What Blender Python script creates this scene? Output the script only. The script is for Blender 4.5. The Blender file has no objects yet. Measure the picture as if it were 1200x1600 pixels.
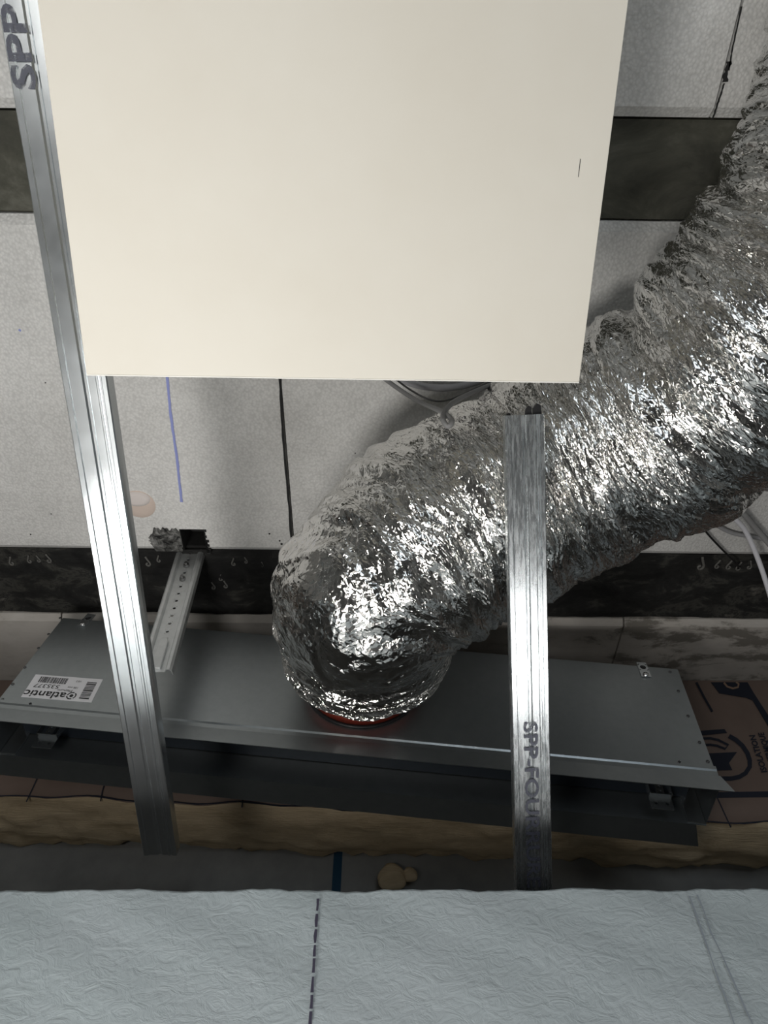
import bpy, bmesh, math, random
import numpy as np
from mathutils import Vector, Matrix
random.seed(7); RNG = np.random.RandomState(11)
S = bpy.context.scene
COL = S.collection

# ---------------------------------------------------------------- camera
FPX = 1100.0
PITCH = math.radians(53.7)
cam_d = bpy.data.cameras.new('camera'); cam = bpy.data.objects.new('camera', cam_d); COL.objects.link(cam)
cam_d.sensor_fit = 'VERTICAL'; cam_d.sensor_height = 32.0; cam_d.lens = FPX / 1600 * 32.0
cam_d.clip_start = 0.02
cam.rotation_euler = (math.pi/2 + PITCH, 0, 0)
S.camera = cam
CF = Vector((0, math.cos(PITCH), math.sin(PITCH))); CU = Vector((0, -math.sin(PITCH), math.cos(PITCH))); CR = Vector((1, 0, 0))

# ---------------------------------------------------------------- world, lights, exposure
w = bpy.data.worlds.new('world'); S.world = w; w.use_nodes = True
w.node_tree.nodes['Background'].inputs[0].default_value = (0.75, 0.82, 0.9, 1)
w.node_tree.nodes['Background'].inputs[1].default_value = 0.12
def area(name, loc, target, size, power, col, sy=None):
    l = bpy.data.lights.new(name, 'AREA'); l.energy = power; l.color = col; l.size = size
    if sy: l.shape = 'RECTANGLE'; l.size_y = sy
    o = bpy.data.objects.new(name, l); COL.objects.link(o); o.location = loc
    o.rotation_euler = (Vector(target) - Vector(loc)).to_track_quat('-Z', 'Y').to_euler()
    return o
area('work_lamp', (-0.42, 0.33, -0.60), (-0.22, 0.62, 1.0), 0.30, 8.8, (1.0, 0.97, 0.93))
area('window_daylight', (0.5, -1.85, 0.05), (0.2, 1.2, 0.6), 1.1, 8, (0.82, 0.91, 1.0), 0.9)
area('wool_fill', (-0.5, -0.5, -0.42), (-0.1, 1.1, 0.75), 0.35, 5.5, (1.0, 0.98, 0.95))  # unseen fill light, added to brighten the wool behind the plenum
area('long_channel_highlight', (-0.60, 0.70, -0.32), (-0.30, 0.6, 0.62), 0.16, 2.2, (1.0, 0.98, 0.95))  # added light out of view, makes the highlight on the long channel
area('short_channel_highlight', (0.36, 0.47, -0.34), (0.18, 0.69, 0.57), 0.15, 1.3, (1.0, 0.98, 0.96))  # added light out of view, makes the highlight on the short channel
S.view_settings.view_transform = 'Standard'; S.view_settings.look = 'None'
S.view_settings.gamma = 1.0; S.view_settings.use_curve_mapping = False
S.view_settings.exposure = -0.1

# ---------------------------------------------------------------- helpers
def ray(x, y): return CF + CR*((x-600)/FPX) - CU*((y-800)/FPX)
def at_depth(x, y, d): return ray(x, y)*d
def on_plane(x, y, p, n):
    r = ray(x, y); return r*(Vector(p).dot(Vector(n))/r.dot(Vector(n)))
H = 1.07                                           # ceiling height above the camera
def on_ceiling(x, y, z=H): return on_plane(x, y, (0, 0, z), (0, 0, 1))

def link(name, me, mat=None, parent=None):
    o = bpy.data.objects.new(name, me); COL.objects.link(o)
    if mat is not None: me.materials.append(mat)
    if parent is not None: o.parent = parent
    return o
def mesh(name, verts, faces, mat=None, parent=None, smooth=False):
    me = bpy.data.meshes.new(name); me.from_pydata([tuple(v) for v in verts], [], faces); me.update()
    bm = bmesh.new(); bm.from_mesh(me); bmesh.ops.recalc_face_normals(bm, faces=bm.faces); bm.to_mesh(me); bm.free()
    if smooth: me.polygons.foreach_set('use_smooth', [True]*len(me.polygons))
    return link(name, me, mat, parent)
def empty(name, loc=(0, 0, 0), rot=None):
    o = bpy.data.objects.new(name, None); COL.objects.link(o); o.location = loc; o.empty_display_size = 0.05
    return o
def tag(o, label=None, cat=None, group=None, kind=None):
    if label: o['label'] = label
    if cat: o['category'] = cat
    if group: o['group'] = group
    if kind: o['kind'] = kind
    return o
def box_vf(lo, hi, M=None, base=0):
    v = [Vector((x, y, z)) for x in (lo[0], hi[0]) for y in (lo[1], hi[1]) for z in (lo[2], hi[2])]
    if M is not None: v = [M @ p for p in v]
    f = [(0,1,3,2),(4,6,7,5),(0,4,5,1),(2,3,7,6),(0,2,6,4),(1,5,7,3)]
    return v, [tuple(i+base for i in q) for q in f]
class MB:
    def __init__(s): s.v = []; s.f = []
    def add(s, v, f): b = len(s.v); s.v += list(v); s.f += [tuple(i+b for i in q) for q in f]; return s
    def box(s, lo, hi, M=None): v, f = box_vf(lo, hi, M); return s.add(v, f)
    def prism(s, poly, ex, ey, ez, o, t0, t1):
        n = len(poly)
        v = [o + ex*a + ey*b + ez*t0 for a, b in poly] + [o + ex*a + ey*b + ez*t1 for a, b in poly]
        f = [tuple(range(n))[::-1], tuple(range(n, 2*n))] + [(i, (i+1) % n, n+(i+1) % n, n+i) for i in range(n)]
        return s.add(v, f)
    def build(s, name, mat, parent=None, smooth=False, bevel=0):
        o = mesh(name, s.v, s.f, mat, parent, smooth)
        if bevel:
            m = o.modifiers.new('bevel', 'BEVEL'); m.width = bevel; m.segments = 2; m.limit_method = 'ANGLE'
        return o
def plate(mb, M, x0, x1, y0, y1, t, holes, r):
    """flat plate in the local XY plane (thickness t in z) with round holes, centres in holes (sorted in y, same x each row)"""
    ys = sorted(set([h[1] for h in holes])); c = r*1.5
    def quad(a0, a1, b0, b1):
        if a1-a0 > 1e-6 and b1-b0 > 1e-6: mb.box((a0, b0, 0), (a1, b1, t), M)
    y = y0
    for yy in ys:
        quad(x0, x1, y, yy-c); y = yy+c
        xs = sorted(h[0] for h in holes if h[1] == yy); x = x0
        for hx in xs:
            quad(x, hx-c, yy-c, yy+c); x = hx+c
            N = 12
            outer = []; inner = []
            for k in range(N):
                a = 2*math.pi*k/N; ca, sa = math.cos(a), math.sin(a); m = max(abs(ca), abs(sa))
                outer.append((hx+c*ca/m, yy+c*sa/m)); inner.append((hx+r*ca, yy+r*sa))
            vs = [M @ Vector((p[0], p[1], z)) for z in (0, t) for ring in (outer, inner) for p in ring]
            fs = []
            for k in range(N):
                j = (k+1) % N
                fs += [(k, j, N+j, N+k), (2*N+k, 3*N+k, 3*N+j, 2*N+j), (N+k, N+j, 3*N+j, 3*N+k)]
            mb.add(vs, fs)
        quad(x, x1, yy-c, yy+c)
    quad(x0, x1, y, y1)
def frame(ex, ey, ez, o):
    M = Matrix.Identity(4)
    for i, a in enumerate((ex, ey, ez, o)):
        for j in range(3): M[j][i] = a[j]
    return M
def text_mesh(name, s, o, ex, ey, mat, parent, off=0.0004, bold=0.0, xs=1.0):
    """o: start of base line, ex: vector for one em of advance, ey: vector for one em of height"""
    cu = bpy.data.curves.new(name, 'FONT'); cu.body = s; cu.size = 1.0; cu.offset = bold; cu.resolution_u = 3
    t = bpy.data.objects.new(name, cu); COL.objects.link(t)
    bpy.context.view_layer.update()
    me = bpy.data.meshes.new_from_object(t.evaluated_get(bpy.context.evaluated_depsgraph_get()))
    bpy.data.objects.remove(t); n = ex.cross(ey).normalized()
    for v in me.vertices: v.co = o + ex*(v.co.x*xs) + ey*v.co.y + n*off
    me.materials.clear(); me.name = name
    return link(name, me, mat, parent)
def tube(name, pts, r, mat, parent=None, n=10, sub=8):
    P = [Vector(p) for p in pts]; Q = []
    for i in range(len(P)-1):
        a, b, c, d = P[max(i-1, 0)], P[i], P[i+1], P[min(i+2, len(P)-1)]
        for k in range(sub):
            t = k/sub; Q.append(0.5*((2*b)+(c-a)*t+(2*a-5*b+4*c-d)*t*t+(3*b-a-3*c+d)*t**3))
    Q.append(P[-1]); v = []; f = []; up = Vector((0.3, 0.2, 1)).normalized()
    for i, q in enumerate(Q):
        T = (Q[min(i+1, len(Q)-1)]-Q[max(i-1, 0)]).normalized(); up = (up - T*up.dot(T)).normalized(); sd = T.cross(up)
        for k in range(n):
            a = 2*math.pi*k/n; v.append(q + (up*math.cos(a)+sd*math.sin(a))*r)
    for i in range(len(Q)-1):
        for k in range(n): f.append((i*n+k, i*n+(k+1) % n, (i+1)*n+(k+1) % n, (i+1)*n+k))
    f.append(tuple(range(n))); f.append(tuple(range(len(v)-n, len(v))))
    return mesh(name, v, f, mat, parent, True)

# ---------------------------------------------------------------- materials
def mat(name, col, rough=0.6, metal=0.0, spec=0.5):
    m = bpy.data.materials.new(name); m.use_nodes = True
    b = m.node_tree.nodes['Principled BSDF']
    b.inputs['Base Color'].default_value = (*col, 1); b.inputs['Roughness'].default_value = rough
    b.inputs['Metallic'].default_value = metal; b.inputs['Specular IOR Level'].default_value = spec
    return m
def N(m, typ, **kw):
    n = m.node_tree.nodes.new(typ)
    for k, v in kw.items():
        if k in n.inputs.keys() if hasattr(n.inputs, 'keys') else False: n.inputs[k].default_value = v
        else: setattr(n, k, v)
    return n
def L(m, a, b): m.node_tree.links.new(a, b)
def coords(m, scale=(1, 1, 1), rot=(0, 0, 0)):
    tc = N(m, 'ShaderNodeTexCoord'); mp = N(m, 'ShaderNodeMapping')
    mp.inputs['Scale'].default_value = scale; mp.inputs['Rotation'].default_value = rot
    L(m, tc.outputs['Object'], mp.inputs['Vector']); return mp.outputs['Vector']
def noise(m, vec, scale, detail=4, rough=0.6, dist=0.0):
    n = N(m, 'ShaderNodeTexNoise'); n.inputs['Scale'].default_value = scale; n.inputs['Detail'].default_value = detail
    n.inputs['Roughness'].default_value = rough; n.inputs['Distortion'].default_value = dist; L(m, vec, n.inputs['Vector']); return n.outputs['Fac']
def ramp(m, fac, stops):
    r = N(m, 'ShaderNodeValToRGB'); e = r.color_ramp.elements
    while len(e) < len(stops): e.new(0.5)
    for i, (p, c) in enumerate(stops): e[i].position = p; e[i].color = (*c, 1) if len(c) == 3 else c
    L(m, fac, r.inputs[0]); return r.outputs[0]
def bump(m, h, strength, dist, chain=None):
    b = N(m, 'ShaderNodeBump'); b.inputs['Strength'].default_value = strength; b.inputs['Distance'].default_value = dist
    L(m, h, b.inputs['Height'])
    if chain is not None: L(m, chain, b.inputs['Normal'])
    return b.outputs['Normal']
def P(m): return m.node_tree.nodes['Principled BSDF']
def g(v): return (v, v, v)

def galvanised(name, c0, c1, r0, r1, grain=(1, 1, 1), rot=(0, 0, 0), sp=60):
    m = mat(name, c0, r0, 0.93); v = coords(m, grain, rot)
    n1 = noise(m, v, sp, 5, 0.65)
    L(m, ramp(m, n1, [(0.3, c0), (0.7, c1)]), P(m).inputs['Base Color'])
    n2 = noise(m, v, sp*2.2, 3)
    L(m, ramp(m, n2, [(0.3, g(r0)), (0.7, g(r1))]), P(m).inputs['Roughness'])
    L(m, bump(m, noise(m, v, sp*5, 2), 0.05, 0.0003), P(m).inputs['Normal'])
    return m
M_sheet = galvanised('galvanised_sheet', (0.36, 0.39, 0.40), (0.40, 0.43, 0.44), 0.34, 0.40)
M_stud = galvanised('galvanised_profile', (0.60, 0.64, 0.66), (0.64, 0.67, 0.68), 0.21, 0.24, sp=16)
M_stud_worn = galvanised('galvanised_profile_worn', (0.58, 0.62, 0.64), (0.74, 0.77, 0.78), 0.17, 0.36, grain=(1, 0.14, 1), sp=150)
M_hanger = galvanised('galvanised_hanger', (0.62, 0.64, 0.64), (0.72, 0.74, 0.74), 0.5, 0.6)
M_bright = mat('bright_zinc', (0.8, 0.8, 0.8), 0.25, 1.0)
M_dark = mat('black_parts_and_shade', (0.012, 0.012, 0.013), 0.45)  # black parts, also the disc that darkens the tab holes
M_ink = mat('dark_ink', (0.035, 0.03, 0.055), 0.6)
M_inkv = mat('violet_stamp_ink', (0.07, 0.075, 0.10), 0.45); v = coords(M_inkv)
L(M_inkv, ramp(M_inkv, noise(M_inkv, v, 130, 4, 0.7), [(0.32, g(0.35)), (0.5, g(0.95))]), P(M_inkv).inputs['Alpha'])
M_blue = mat('blue_marker', (0.08, 0.12, 0.55), 0.6)
M_print = mat('navy_print', (0.012, 0.016, 0.03), 0.7)
M_label = mat('label_paper', (0.78, 0.78, 0.80), 0.5)
M_cream = mat('cream_board', (0.80, 0.755, 0.66), 0.55)
v = coords(M_cream); L(M_cream, ramp(M_cream, noise(M_cream, v, 7, 3), [(0.3, (0.78, 0.735, 0.64)), (0.7, (0.81, 0.77, 0.68))]), P(M_cream).inputs['Base Color'])
M_edge = mat('board_edge', (0.86, 0.84, 0.78), 0.5)
M_red = mat('red_rubber_seal', (0.26, 0.035, 0.018), 0.5)

# expanded polystyrene: white, beaded, grubby in places
M_eps = mat('expanded_polystyrene', (0.78, 0.78, 0.77), 0.75, 0, 0.3); v = coords(M_eps)
vo = N(M_eps, 'ShaderNodeTexVoronoi'); vo.inputs['Scale'].default_value = 230; L(M_eps, v, vo.inputs['Vector'])
dirt = ramp(M_eps, noise(M_eps, v, 3.5, 6, 0.7), [(0.40, (0.68, 0.675, 0.655)), (0.62, (0.80, 0.795, 0.775))])
bead = ramp(M_eps, vo.outputs['Distance'], [(0.25, (1, 1, 1)), (0.8, (0.80, 0.80, 0.80))])
mx = N(M_eps, 'ShaderNodeMix', data_type='RGBA', blend_type='MULTIPLY'); mx.inputs[0].default_value = 0.8
L(M_eps, dirt, mx.inputs[6]); L(M_eps, bead, mx.inputs[7]); L(M_eps, mx.outputs[2], P(M_eps).inputs['Base Color'])
inv = N(M_eps, 'ShaderNodeMath', operation='SUBTRACT'); inv.inputs[0].default_value = 1.0; L(M_eps, vo.outputs['Distance'], inv.inputs[1])
L(M_eps, bump(M_eps, inv.outputs[0], 0.6, 0.0016), P(M_eps).inputs['Normal'])
# the strip of polystyrene behind the second joist carries cement smears
M_eps2 = mat('smeared_polystyrene', (0.6, 0.58, 0.54), 0.85, 0, 0.2); v = coords(M_eps2, (1, 2.2, 1))
sx = N(M_eps2, 'ShaderNodeSeparateXYZ'); L(M_eps2, v, sx.inputs[0])
mr = N(M_eps2, 'ShaderNodeMapRange'); mr.inputs[1].default_value = 0.40; mr.inputs[2].default_value = 0.55; mr.inputs[3].default_value = 0.06; mr.inputs[4].default_value = -0.07; L(M_eps2, sx.outputs[0], mr.inputs[0])
ad = N(M_eps2, 'ShaderNodeMath', operation='ADD'); L(M_eps2, noise(M_eps2, v, 8, 9, 0.68, 0.25), ad.inputs[0]); L(M_eps2, mr.outputs[0], ad.inputs[1])
L(M_eps2, ramp(M_eps2, ad.outputs[0], [(0.36, (0.22, 0.205, 0.18)), (0.44, (0.50, 0.47, 0.43)), (0.62, (0.58, 0.55, 0.51))]), P(M_eps2).inputs['Base Color'])
M_soot = mat('scorched_polystyrene', (0.2, 0.2, 0.2), 0.9, 0, 0.1); v = coords(M_soot)
L(M_soot, ramp(M_soot, noise(M_soot, v, 60, 6, 0.7, 0.5), [(0.40, (0.02, 0.02, 0.02)), (0.52, (0.11, 0.11, 0.105)), (0.70, (0.34, 0.34, 0.33))]), P(M_soot).inputs['Base Color'])
L(M_soot, bump(M_soot, noise(M_soot, v, 90, 5), 0.8, 0.003), P(M_soot).inputs['Normal'])
M_plug = mat('pinkish_foam', (0.66, 0.55, 0.48), 0.8)
# concrete joists
def concrete(name, cols, hs, located=False):
    m = mat(name, (0.05, 0.05, 0.045), 0.8, 0, 0.35); v = coords(m, (1, 1.5, 1))
    a = noise(m, v, 13 if located else 9, 9, 0.66, 0.5 if located else 0.6)
    if located:
        sx = N(m, 'ShaderNodeSeparateXYZ'); L(m, v, sx.inputs[0]); ab = N(m, 'ShaderNodeMath', operation='ABSOLUTE'); L(m, sx.outputs[0], ab.inputs[0])
        mr = N(m, 'ShaderNodeMapRange'); mr.inputs[1].default_value = 0.30; mr.inputs[2].default_value = 0.75; mr.inputs[3].default_value = -0.05; mr.inputs[4].default_value = 0.09; L(m, ab.outputs[0], mr.inputs[0])
        ad = N(m, 'ShaderNodeMath', operation='ADD'); L(m, a, ad.inputs[0]); L(m, mr.outputs[0], ad.inputs[1]); a = ad.outputs[0]
    L(m, ramp(m, a, cols), P(m).inputs['Base Color'])
    L(m, bump(m, noise(m, v, 24, 8, 0.6), 0.7, hs), P(m).inputs['Normal']); return m
M_conc = concrete('concrete_joist', [(0.35, (0.045, 0.045, 0.036)), (0.55, (0.085, 0.084, 0.066)), (0.70, (0.14, 0.138, 0.115))], 0.004)
M_conc2 = concrete('near_black_concrete', [(0.40, (0.006, 0.006, 0.006)), (0.56, (0.016, 0.016, 0.015)), (0.64, (0.05, 0.049, 0.043)), (0.68, (0.014, 0.014, 0.014)), (0.78, (0.12, 0.115, 0.10))], 0.006, True)  # second joist: near-black, with more pale blotches away from the middle
M_drip = mat('cement_drip', (0.13, 0.128, 0.118), 0.7)
M_kraft = mat('kraft_paper', (0.21, 0.145, 0.11), 0.7); v = coords(M_kraft)
L(M_kraft, ramp(M_kraft, noise(M_kraft, v, 5, 5), [(0.3, (0.17, 0.12, 0.095)), (0.7, (0.22, 0.16, 0.13))]), P(M_kraft).inputs['Base Color'])
L(M_kraft, bump(M_kraft, noise(M_kraft, v, 14, 3), 0.3, 0.006), P(M_kraft).inputs['Normal'])
M_wool = mat('mineral_wool', (0.55, 0.40, 0.22), 0.95, 0, 0.1); v = coords(M_wool, (1, 3, 5), (0, 0, 0))
L(M_wool, ramp(M_wool, noise(M_wool, v, 9, 8, 0.7, 0.4), [(0.3, (0.52, 0.40, 0.25)), (0.55, (0.70, 0.56, 0.37)), (0.75, (0.78, 0.64, 0.44))]), P(M_wool).inputs['Base Color'])
v2 = coords(M_wool, (1, 9, 9))
L(M_wool, bump(M_wool, noise(M_wool, v2, 30, 6, 0.7), 0.7, 0.006), P(M_wool).inputs['Normal'])
M_grey = mat('grey_board', (0.30, 0.31, 0.31), 0.85); v = coords(M_grey)
L(M_grey, ramp(M_grey, noise(M_grey, v, 16, 5), [(0.3, (0.25, 0.25, 0.24)), (0.7, (0.34, 0.335, 0.32))]), P(M_grey).inputs['Base Color'])
M_tape = mat('blue_tape', (0.015, 0.07, 0.13), 0.5)
M_lining = mat('pale_blue_lining', (0.50, 0.56, 0.60), 0.42, 0, 0.45)
v = coords(M_lining)
L(M_lining, ramp(M_lining, noise(M_lining, v, 5, 5), [(0.3, (0.305, 0.352, 0.365)), (0.7, (0.35, 0.39, 0.41))]), P(M_lining).inputs['Base Color'])
vd = N(M_lining, 'ShaderNodeTexVoronoi', feature='DISTANCE_TO_EDGE'); vd.inputs['Scale'].default_value = 32
nz = N(M_lining, 'ShaderNodeTexNoise'); nz.inputs['Scale'].default_value = 18; nz.inputs['Detail'].default_value = 4; L(M_lining, v, nz.inputs['Vector'])
va = N(M_lining, 'ShaderNodeMix', data_type='VECTOR'); va.inputs[0].default_value = 0.12; L(M_lining, v, va.inputs[4]); L(M_lining, nz.outputs['Color'], va.inputs[5]); L(M_lining, va.outputs[1], vd.inputs['Vector'])
b1 = bump(M_lining, ramp(M_lining, vd.outputs['Distance'], [(0.0, g(0)), (0.2, g(1))]), 0.10, 0.002)
L(M_lining, bump(M_lining, noise(M_lining, coords(M_lining, (1, 1, 1.8), (0, 0.6, 0)), 38, 7, 0.6, 1.6), 0.42, 0.004, b1), P(M_lining).inputs['Normal'])
# aluminium foil
M_foil = mat('aluminium_foil', (0.80, 0.79, 0.765), 0.13, 1.0); v = coords(M_foil)
uvn = N(M_foil, 'ShaderNodeUVMap')
prev = None
for sx, sy, st_, ds, wr in ((80, 18, 0.5, 0.0050, 0.030), (170, 48, 0.55, 0.0024, 0.014), (330, 120, 0.5, 0.0010, 0.008)):
    mp = N(M_foil, 'ShaderNodeMapping'); nf = N(M_foil, 'ShaderNodeTexNoise'); nf.inputs['Scale'].default_value = 22; nf.inputs['Detail'].default_value = 3
    L(M_foil, uvn.outputs[0], nf.inputs['Vector'])
    mv = N(M_foil, 'ShaderNodeMix', data_type='VECTOR'); mv.inputs[0].default_value = wr; L(M_foil, uvn.outputs[0], mv.inputs[4]); L(M_foil, nf.outputs['Color'], mv.inputs[5])
    mp.inputs['Scale'].default_value = (sx, sy, 1); L(M_foil, mv.outputs[1], mp.inputs['Vector'])
    vf = N(M_foil, 'ShaderNodeTexVoronoi', feature='DISTANCE_TO_EDGE', voronoi_dimensions='2D'); vf.inputs['Scale'].default_value = 1.0
    L(M_foil, mp.outputs['Vector'], vf.inputs['Vector']); prev = bump(M_foil, vf.outputs['Distance'], st_, ds, prev)
L(M_foil, prev, P(M_foil).inputs['Normal'])
M_plain = mat('plaster', (0.42, 0.41, 0.39), 0.9)
M_floor = mat('concrete_floor', (0.22, 0.21, 0.20), 0.9); v = coords(M_floor)
L(M_floor, ramp(M_floor, noise(M_floor, v, 4, 6), [(0.3, (0.17, 0.165, 0.16)), (0.7, (0.27, 0.26, 0.25))]), P(M_floor).inputs['Base Color'])
M_cgrey = mat('grey_cable', (0.20, 0.20, 0.20), 0.5)
M_cwhite = mat('white_cable', (0.72, 0.72, 0.76), 0.4)

# ---------------------------------------------------------------- the room below the void (setting)
FZ = -1.45
def struct(name, mb, m, label=None):
    o = mb.build(name, m); tag(o, kind='structure'); 
    if label: o['label'] = label
    return o
struct('floor', MB().box((-2.3, -2.2, FZ-0.1), (2.3, 1.60, FZ)), M_floor)
struct('wall_left', MB().box((-2.3, -2.2, FZ), (-2.2, 1.60, H+0.14)), M_plain)
struct('wall_right', MB().box((2.2, -2.2, FZ), (2.3, 1.60, H+0.14)), M_plain)
struct('wall_rear', MB().box((-2.2, -2.2, FZ), (2.2, -2.1, H+0.14)), M_plain)
wb = struct('wall_back', MB().box((-2.2, 1.46, FZ), (2.2, 1.58, H+0.14)), M_grey, 'grey board wall behind the mineral wool')
p = on_plane(526, 1378, (0, 1.46, 0), (0, 1, 0))
MB().box((p.x-0.009, 1.4585, p.z-0.12), (p.x+0.009, 1.46, p.z+0.08)).build('tape', M_tape, wb)['label'] = 'dark blue strip of tape'

# partition lining in front of it: wrinkled pale sheet, uneven top edge
YF = 0.80; zt = on_plane(600, 1391, (0, YF, 0), (0, 1, 0)).z
nx, nz_ = 420, 46
vs = []; fs = []
for j in range(nz_+1):
    for i in range(nx+1):
        x = -2.2+4.4*i/nx; e = 0.0008*math.sin(x*37)+0.0006*math.sin(x*91+1)+0.0005*math.sin(x*213+2)+0.0005*random.uniform(-1, 1)
        top = zt + e + 0.0015*x
        d = (j/nz_)**1.8
        z = top-(top-FZ)*d
        y = YF + 0.0016*math.sin(x*23+z*31)*math.sin(z*47+x*11)
        vs.append((x, y, z))
for j in range(nz_):
    for i in range(nx): a = j*(nx+1)+i; fs.append((a, a+1, a+nx+2, a+nx+1))
b0 = len(vs)
for i in range(nx+1): vs.append((vs[i][0], YF+0.028, vs[i][2]-0.001))
for i in range(nx+1): vs.append((vs[i][0], YF+0.028, FZ))
for i in range(nx): fs.append((i, b0+i, b0+i+1, i+1)); fs.append((b0+i, b0+nx+1+i, b0+nx+2+i, b0+i+1))
wf = mesh('wall_front', vs, fs, M_lining); tag(wf, kind='structure'); wf['label'] = 'pale blue wrinkled lining board'
for q in wf.data.polygons: q.use_smooth = True
# marker dashes and pencil lines on the lining
def stroke(mb, pts, width, p0, n, off=0.001, jit=0.0):
    """flat ribbon through image-derived points lying on the plane p0,n"""
    P3 = [on_plane(x, y, p0, n) for x, y in pts]; n = Vector(n).normalized()
    if n.dot(P3[0]) > 0: n = -n
    L_ = []; R_ = []
    for i, q in enumerate(P3):
        T = (P3[min(i+1, len(P3)-1)]-P3[max(i-1, 0)]).normalized(); s = T.cross(n)*width*0.5*(1+random.uniform(-jit, jit))
        L_.append(q+s+n*off); R_.append(q-s+n*off)
    k = len(P3); mb.add(L_+R_, [(i, i+1, k+i+1, k+i) for i in range(k-1)])
PF = (0, YF, 0); NY = (0, 1, 0)
y = 1406; mb = MB()
while y < 1600:
    l = random.uniform(14, 26); y2 = min(y+l, 1603)
    f = lambda yy: 497-(yy-1405)*0.062
    stroke(mb, [(f(y), y), ((f(y)+f(y2))/2+random.uniform(-.6, .6), (y+y2)/2), (f(y2), y2)], 0.0028, PF, NY, 0.003, 0.3); y = y2+random.uniform(2.5, 6)
mb.build('marker_line', M_ink, wf)['label'] = 'dashed black marker line'
for nm, pts in (('pencil_line', [(1076,1402),(1084,1424),(1097,1462),(1103,1478),(1112,1505),(1121,1532),(1133,1562),(1146,1603)]),
                ('pencil_line', [(1088,1400),(1098,1424),(1110,1460),(1126,1492),(1138,1520),(1152,1552),(1163,1578),(1175,1603)])):
    mb = MB(); stroke(mb, pts, 0.0016, PF, NY, 0.003, 0.4); mb.build(nm, mat('pencil', (0.2, 0.23, 0.26), 0.7), wf)

# ---------------------------------------------------------------- ceiling: rows of polystyrene blocks between concrete joists
ceil = tag(empty('ceiling', (0, 0, H)), kind='structure'); ceil['label'] = 'beam and polystyrene block ceiling'
yaw = 0.012
ceil.rotation_euler = (0, 0, yaw)
RC = Matrix.Translation((0, 0, H)) @ Matrix.Rotation(yaw, 4, 'Z'); RCi = RC.inverted()
def cl(x, y, z=H): return RCi @ on_ceiling(x, y, z)
rowA = (-0.55, 0.128); rowB = (0.262, 0.888); rowC = (1.070, 1.46)
def block(x0, x1, y0, y1, m, notch=None):
    """block outline with small chamfers along the joist edges; local z=0 is the soffit"""
    T = 0.12; c = 0.013; e = 0.0018
    mb = MB(); x0 += e; x1 -= e
    if notch is None: segs = [(x0, x1, y0, y1, True, True)]
    else:
        nx0, nx1, ny = notch
        segs = [(x0, nx0, y0, y1, True, True), (nx0, nx1, y0, ny, True, False), (nx1, x1, y0, y1, True, True)]
    for a0, a1, b0, b1, ca, cb in segs:
        prof = [(b0, T), (b0, 0.010 if ca else 0)] + ([(b0+c, 0)] if ca else []) + ([(b1-c, 0)] if cb else []) + [(b1, 0.010 if cb else 0), (b1, T)]
        k = len(prof); v = [Vector((a0, p_[0], p_[1])) for p_ in prof]+[Vector((a1, p_[0], p_[1])) for p_ in prof]
        mb.add(v, [tuple(range(k)), tuple(range(k, 2*k))]+[(i, (i+1) % k, k+(i+1) % k, k+i) for i in range(k)])
    if notch:
        mb.box((notch[0], notch[2]-0.001, 0.07), (notch[1], y1, T))
    return mb.build('polystyrene_block', m, ceil)
NX0, NX1, NY_ = cl(284, 850).x, cl(323, 850).x, cl(300, 827).y
jB = cl(450, 740).x; jA = cl(1135, 100).x; jC = cl(968, 1000).x
for (y0, y1), j, m in ((rowA, jA, M_eps), (rowB, jB, M_eps), (rowC, jC, M_eps2), ((-1.33, -0.70), 0.1, M_eps), ((-2.1, -1.45), 0.1, M_eps)):
    x = j-1.2*3
    while x < 2.2:
        a, b = max(x, -2.2), min(x+1.2, 2.2)
        if b-a > 0.02:
            nt = (NX0, NX1, NY_) if (y0, y1) == rowB and a < NX0 < b else None
            block(a, b, y0, y1, m, nt)
        x += 1.2
for y0, y1, m in ((0.128, 0.262, M_conc), (0.888, 1.070, M_conc2), (-0.70, -0.55, M_conc), (-1.45, -1.33, M_conc)):
    # joist soffit sits slightly above the blocks, with a rough subdivided face
    n = 220; vs = []; fs = []; K = 10
    for i in range(n+1):
        for k in range(K+1):
            x = -2.2+4.4*i/n; yy = y0+0.003+(y1-y0-0.006)*k/K
            vs.append((x, yy, 0.012+0.0018*math.sin(x*17+k)+random.uniform(-.001, .001)))
    for i in range(n):
        for k in range(K): a = i*(K+1)+k; fs.append((a, a+K+1, a+K+2, a+1))
    b_ = len(vs)
    vs += [(-2.2, y0, 0.02), (2.2, y0, 0.02), (2.2, y1, 0.02), (-2.2, y1, 0.02), (-2.2, y0, 0.14), (2.2, y0, 0.14), (2.2, y1, 0.14), (-2.2, y1, 0.14)]
    fs += [(b_, b_+1, b_+2, b_+3), (b_+4, b_+5, b_+6, b_+7), (b_, b_+1, b_+5, b_+4), (b_+2, b_+3, b_+7, b_+6)]
    mesh('concrete_joist', vs, fs, m, ceil)
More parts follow.
